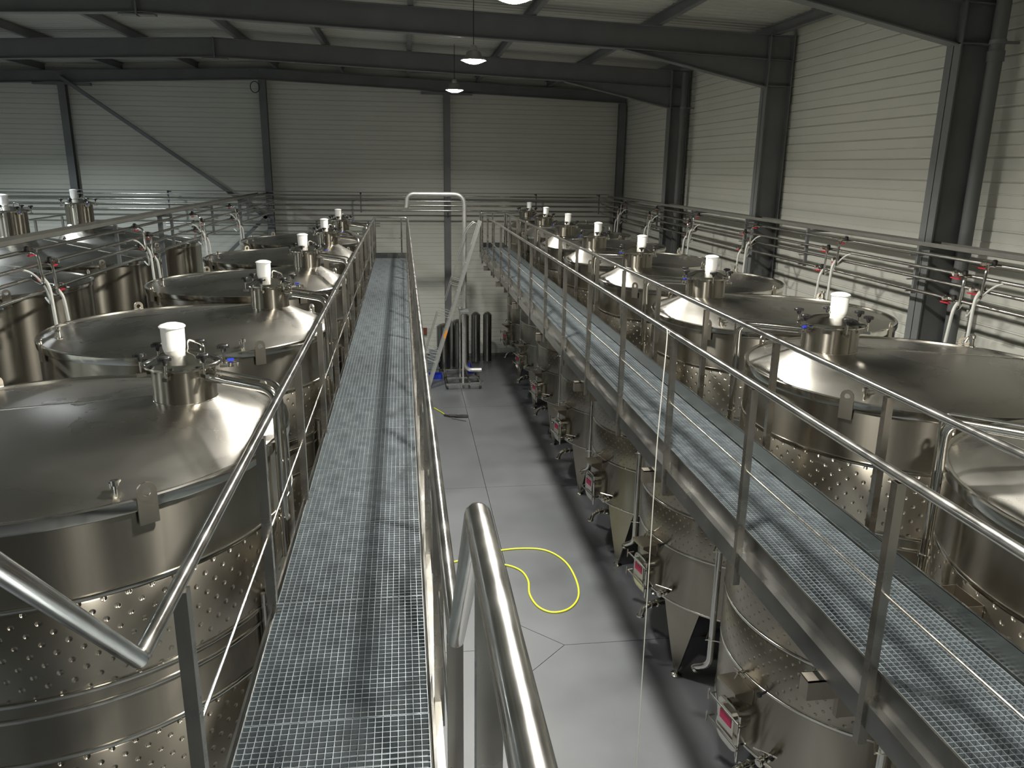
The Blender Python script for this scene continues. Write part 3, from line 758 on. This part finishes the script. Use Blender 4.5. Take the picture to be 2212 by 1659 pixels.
def station(side):
    """valves on the four pipes, loops and two drop hoses; +Y along the rack; side=-1 hoses hang towards -X"""
    root = empty('valve_station', (0, 0, 0)); s = side
    for i, z in enumerate(PZ):
        px = 0 if i % 2 == 0 else s * .09
        y = (.0, .34, .12, .46)[i]
        m = MB(); m.lathe([(.024, -.11), (.034, -.105), (.034, -.085), (.028, -.08), (.032, -.04), (.036, 0), (.032, .04), (.028, .08), (.034, .085), (.034, .105), (.024, .11)], (px, y, z), 12, axis=(0, 1, 0))
        m.tube([(px, y, z), (px + s * .09, y, z)], .020, 8); v = m.build('ball_valve', M['polished'], root)
        m = MB(); m.tube([(px, y, z + .02), (px, y, z - .06)], .007, 6); m.box(px - .012, px + .012, y - .02, y + .15, z - .066, z - .052); m.build('lever', M['red'], v)
        m = MB(); m.lathe([(0, -.03), (.028, -.026), (.030, .02), (.018, .034), (0, .036)], (px + s * .05, y - .16, z + .035), 10); m.tube([(px + s * .05, y - .16, z + .03), (px + s * .02, y - .10, z)], .014, 6)
        m.build('actuator', M['black'], v)
    for k, (y, za, zb) in enumerate(((-.24, PZ[0], PZ[2] + .0), (.10, PZ[1], PZ[3] - .02))):
        m = MB(); x = s * .10
        m.tube(fillet([(0, y + .14, za - .01), (x, y + .12, za), (x + s * .10, y, za - .02), (x + s * .12, y, zb - .04), (x + s * .06, y + .08, zb - .06), (0, y + .2, zb)], .10, 5), .017, 8)
        m.build('loop_pipe', M['tube'], root)
        m = MB(); xe = x + s * .16
        m.tube(smooth_path([(x + s * .10, y + .05, zb + .02), (xe, y + .03, zb - .08), (xe + s * .02, y + .02 + .02 * k, zb - .35), (xe + s * .05, y + .06 * k, 4.30)], 6), .019, 8)
        m.build('drop_hose', M['hose'], root)
    m = MB(); m.tube(smooth_path([(s * .02, -.45, PZ[1]), (s * .14, -.35, PZ[1] - .05), (s * .20, -.2, PZ[2] - .06), (s * .16, 0, PZ[3] - .14), (s * .05, .15, PZ[3] - .10)], 6), .012, 8)
    m.build('hose', M['hose'], root)
    return root
ps = station(-1)
yR = [8.5, 11.7, 14.9, 18.1, 21.3, 24.5]
for i, y in enumerate(yR):
    t = ps if i == 0 else copy_tree(ps); t.location = (6.78, y, 0)
    tag(t, ['red-levered valve group at the right edge of the view on the right wall pipes', 'red-levered valve group on the right wall pipes, second from the right edge', 'red-levered valve group on the right wall pipes, in front of the middle column', 'red-levered valve group on the right wall pipes, fourth from the right edge', 'red-levered valve group on the right wall pipes, fifth from the right edge', 'red-levered valve group on the right wall pipes, in the far corner'][i], 'valves', 'valve groups on the right wall pipes')
ps = station(1)
yL = [7.4, 10.0, 13.8, 17.4, 21.0]
for i, y in enumerate(yL):
    t = ps if i == 0 else copy_tree(ps); t.location = (-4.42, y, 0)
    tag(t, ['red-levered valve group at the left edge on the left pipe rack', 'red-levered valve group on the left pipe rack, nearest one fully in view', 'red-levered valve group on the left pipe rack, third from the left edge', 'red-levered valve group on the left pipe rack, fourth from the left edge', 'furthest red-levered valve group on the left pipe rack'][i], 'valves', 'valve groups on the left pipe rack')

# ================================================================== things in the aisle
# ladder leaning on the right walkway
root = tag(empty('ladder', (.56, 23.78, 0)), 'aluminium ladder leaning from the floor to the end of the right walkway', 'ladder')
b = Vector((0, 0, 0.02)); tpt = Vector((1.60, 0, 5.12))
d = (tpt - b).normalized(); nrm = Vector((d.z, 0, -d.x))
for s_ in (-1, 1): MB().beam(b + Vector((0, s_ * .21, 0)), tpt + Vector((0, s_ * .21, 0)), .028, .085, nrm).build('stile', M['alu'], root)
nr_ = 18
rm = MB().cyl((0, -.20, 0), (0, .20, 0), .016, 8).mesh('rung', M['alu'])
for i in range(nr_): p = b.lerp(tpt, (i + .7) / (nr_ + .3)); inst('rung', rm, root, p)
for yy in (-.21, .21):
    pts = [b.lerp(tpt, .16), b.lerp(tpt, .17) - nrm * .42, b.lerp(tpt, .44) - nrm * .42]
    MB().tube(fillet(pts, .1), .010, 8).build('guard_rail', M['alu'], root).location = (0, yy, 0)
    pts = [b.lerp(tpt, .52) - nrm * .30, b.lerp(tpt, .93) - nrm * .32, b.lerp(tpt, .99) - nrm * .16, b.lerp(tpt, .965)]
    MB().tube(fillet(pts, .16), .011, 8).build('guard_rail', M['alu'], root).location = (0, yy, 0)
    for t_ in (.20, .23, .43, .46, .62, .65):
        MB().cyl(b.lerp(tpt, t_) - nrm * .02, b.lerp(tpt, t_) - nrm * .42 if t_ < .5 else b.lerp(tpt, t_) - nrm * .31, .010, 6).build('guard_strut', M['alu'], root).location = (0, yy, 0)
c_ = b.lerp(tpt, .335)
MB().beam(c_ - d * .13 + Vector((0, -.227, 0)), c_ + d * .13 + Vector((0, -.227, 0)), .003, .06, nrm).build('sticker', M['orange'], root)

# wheeled trolley with the gooseneck pipe
root = tag(empty('gooseneck_trolley', (1.65, 24.4, 0)), 'wheeled frame with tall gooseneck pipe bending over at the top', 'trolley')
m = MB()
for y in (-.9, -.15, .9): m.box(-.55, .55, y - .03, y + .03, .14, .20)
for x in (-.52, .52, .18): m.box(x - .03, x + .03, -.9, .9, .14, .20)
m.build('base_frame', M['channel'], root)
for x in (-.5, .5):
    for y in (-.86, .86):
        cs = MB().box(x - .03, x + .03, y - .03, y + .03, .10, .14).build('caster', M['channel'], root)
        MB().cyl((x - .02, y, .058), (x + .02, y, .058), .058, 14).build('wheel', M['rubber'], cs)
pz = 5.86
MB().tube(fillet([(.62, -.15, .42), (.08, -.15, .42), (.08, -.15, pz), (-1.62, -.15, pz), (-1.66, -.15, pz - .42)], .34, 10), .066, 18).build('gooseneck_pipe', M['satin'], root)
MB().lathe([(.066, 0), (.09, 0), (.09, .02), (.066, .02)], (.60, -.15, .42), 18, axis=(1, 0, 0)).build('flange', M['polished'], root)
MB().lathe([(.066, 0), (.082, 0), (.082, .02), (.066, .02)], (-1.665, -.15, pz - .42), 18).build('flange', M['polished'], root)
MB().box(-.05, .0, -.90, -.85, .20, 2.35).build('mast', M['tube'], root)
MB().box(-.09, -.05, -.19, -.11, .20, 2.45).build('mast', M['tube'], root)
MB().box(-.11, .17, -.88, -.07, 2.36, 2.42).build('pipe_clamp', M['frame'], root)

# tall cylinders standing by the back wall
for (x, y, r, h, l) in ((1.14, 25.9, .23, 1.52, 'wide dark steel cylinder with conical top, leftmost by the back wall'), (1.62, 26.1, .20, 1.62, 'dark steel cylinder behind the gooseneck mast'),
                        (1.93, 26.9, .14, 1.70, 'slim dark cylinder just right of the gooseneck pipe'), (2.30, 26.8, .155, 1.74, 'slim steel cylinder second from the right by the back wall'), (2.70, 26.8, .15, 1.74, 'slim steel cylinder furthest right by the back wall')):
    root = tag(empty('steel_cylinder', (x, y, 0)), l, 'cylinder', 'steel cylinders by the back wall')
    MB().lathe([(r, .10), (r, h)], n=28).build('body', M['cyl'], root)
    MB().lathe([(r, h), (r * .6, h + .06), (.03, h + .10), (0, h + .10)], n=28).build('cap', M['cyl'], root)
    for k in range(3): e = polar(r * .8, 30 + 120 * k, 0); MB().cyl((e.x, e.y, 0), (e.x, e.y, .12), .018, 8).build('foot', M['polished'], root)
# crates and small things beside the ladder
for i, (x, z, w_, hgt) in enumerate(((.74, 0, .46, .22), (.70, .23, .52, .20), (.78, .44, .46, .20), (.80, .65, .30, .10))):
    root = tag(empty('crate', (x, 25.6, z)), ['grey crate at the foot of the stack beside the ladder', 'grey crate second from the floor beside the ladder', 'grey crate third from the floor beside the ladder', 'small flat box on top of the crates beside the ladder'][i], 'crate', 'crates stacked beside the ladder')
    m = MB(); a = w_ / 2; m.box(-a, a, -.2, .2, .0, .01)
    for s_ in (-1, 1): m.box(min(s_ * a, s_ * (a - .01)), max(s_ * a, s_ * (a - .01)), -.2, .2, .01, hgt); m.box(-a, a, min(s_ * .2, s_ * .19), max(s_ * .2, s_ * .19), .01, hgt)
    m.build('body', M['crate'], root)
    m = MB()
    for s_ in (-1, 1): m.box(min(s_ * a, s_ * (a + .015)), max(s_ * a, s_ * (a + .015)), -.215, .215, hgt - .03, hgt - .005); m.box(-a, a, min(s_ * .2, s_ * .215), max(s_ * .2, s_ * .215), hgt - .03, hgt - .005)
    m.build('lip', M['alu'], root)
tb = MB().box(-.24, .24, -.16, .16, 0, .02)
for s_ in (-1, 1): tb.box(min(s_ * .24, s_ * .22), max(s_ * .24, s_ * .22), -.16, .16, .02, .15); tb.box(-.24, .24, min(s_ * .16, s_ * .14), max(s_ * .16, s_ * .14), .02, .15)
tag(tb.build('blue_tray', M['blue'], loc=(.80, 24.9, 0)), 'flat blue tray on the floor beside the ladder', 'tray')
tag(MB().lathe([(.15, 0), (.16, .02), (.11, .04), (.03, .33), (.0, .34)], n=20).build('blue_funnel', M['blue'], loc=(1.98, 25.55, 0)), 'dark blue cone on the floor behind the gooseneck pipe', 'funnel')
tag(MB().box(-.16, .16, -.03, .03, -.12, .12).build('wall_box', M['brown'], loc=(.48, YB - .10, .95)), 'small reddish brown box low on the back wall, left of the ladder', 'box')

# squeegee tool and its hose on the floor
root = tag(empty('floor_scraper', (1.2, 20.7, 0)), 'dark flat scraper lying on the floor of the aisle', 'tool')
MB().box(.0, .36, -.10, .12, .0, .03, math.radians(-2)).build('blade', M['black'], root)
MB().tube(smooth_path([(-.28, .12, .03), (-.15, .02, .04), (.05, .0, .04)]), [.03] * 8 + [.045] * 8 + [.05], 8).build('grip', M['rubber'], root)
MB().cyl((-.10, -.16, .015), (.28, -.42, .012), .008, 6).build('rod', M['rubber'], root)
hz = .014
tag(MB().tube(smooth_path([(-.3, 22.3, hz), (.2, 22.1, hz), (.56, 21.73, hz), (.82, 21.2, hz), (.92, 20.9, .03)]), .013, 8).build('garden_hose', M['yellow']), 'short yellow hose leading to the dark scraper at the far end', 'hose')
pts = [(-.2, 11.7, hz), (.2, 12.1, hz), (.64, 12.39, hz), (.85, 12.47, hz), (1.22, 12.66, hz), (1.62, 12.77, hz), (1.96, 12.79, hz), (2.28, 12.72, hz), (2.50, 12.50, hz), (2.65, 12.10, hz), (2.68, 11.5, hz), (2.60, 11.03, hz), (2.39, 10.72, hz), (2.12, 10.64, hz), (1.92, 10.82, hz), (1.84, 11.2, hz), (1.88, 11.65, hz), (1.80, 12.0, hz), (1.56, 12.22, hz), (1.2, 12.28, hz), (.92, 12.05, hz), (.74, 11.6, hz), (.55, 11.2, hz), (.2, 11.05, hz), (-.3, 11.2, hz)]
tag(MB().tube(smooth_path(pts), .0155, 8).build('garden_hose', M['yellow']), 'long yellow garden hose looped on the aisle floor', 'hose')
# thin cord hanging from the right railing
pts = [(2.20, 6.42, 5.33), (2.205, 6.42, 5.2), (2.19, 6.43, 4.6), (2.185, 6.44, 4.0), (2.19, 6.44, 2.0), (2.2, 6.45, .02)]
tag(MB().tube(smooth_path(pts, 6), .005, 6).build('cord', M['rope']), 'thin pale cord hanging from the nearer right railing to the floor', 'cord')
# drawer-like pocket on the side of the nearest right tank
bx = MB()
bx.box(-.002, .0, -.12, .12, 0, .26); bx.box(-.12, 0, -.12, -.118, 0, .26); bx.box(-.12, 0, .118, .12, 0, .26); bx.box(-.12, -.118, -.12, .12, 0, .26); bx.box(-.12, 0, -.12, .12, 0, .004)
tag(bx.build('document_pocket', M['legs'], loc=(3.215, 3.72, 4.02)), 'open steel pocket fixed to the tank at the right edge', 'pocket')
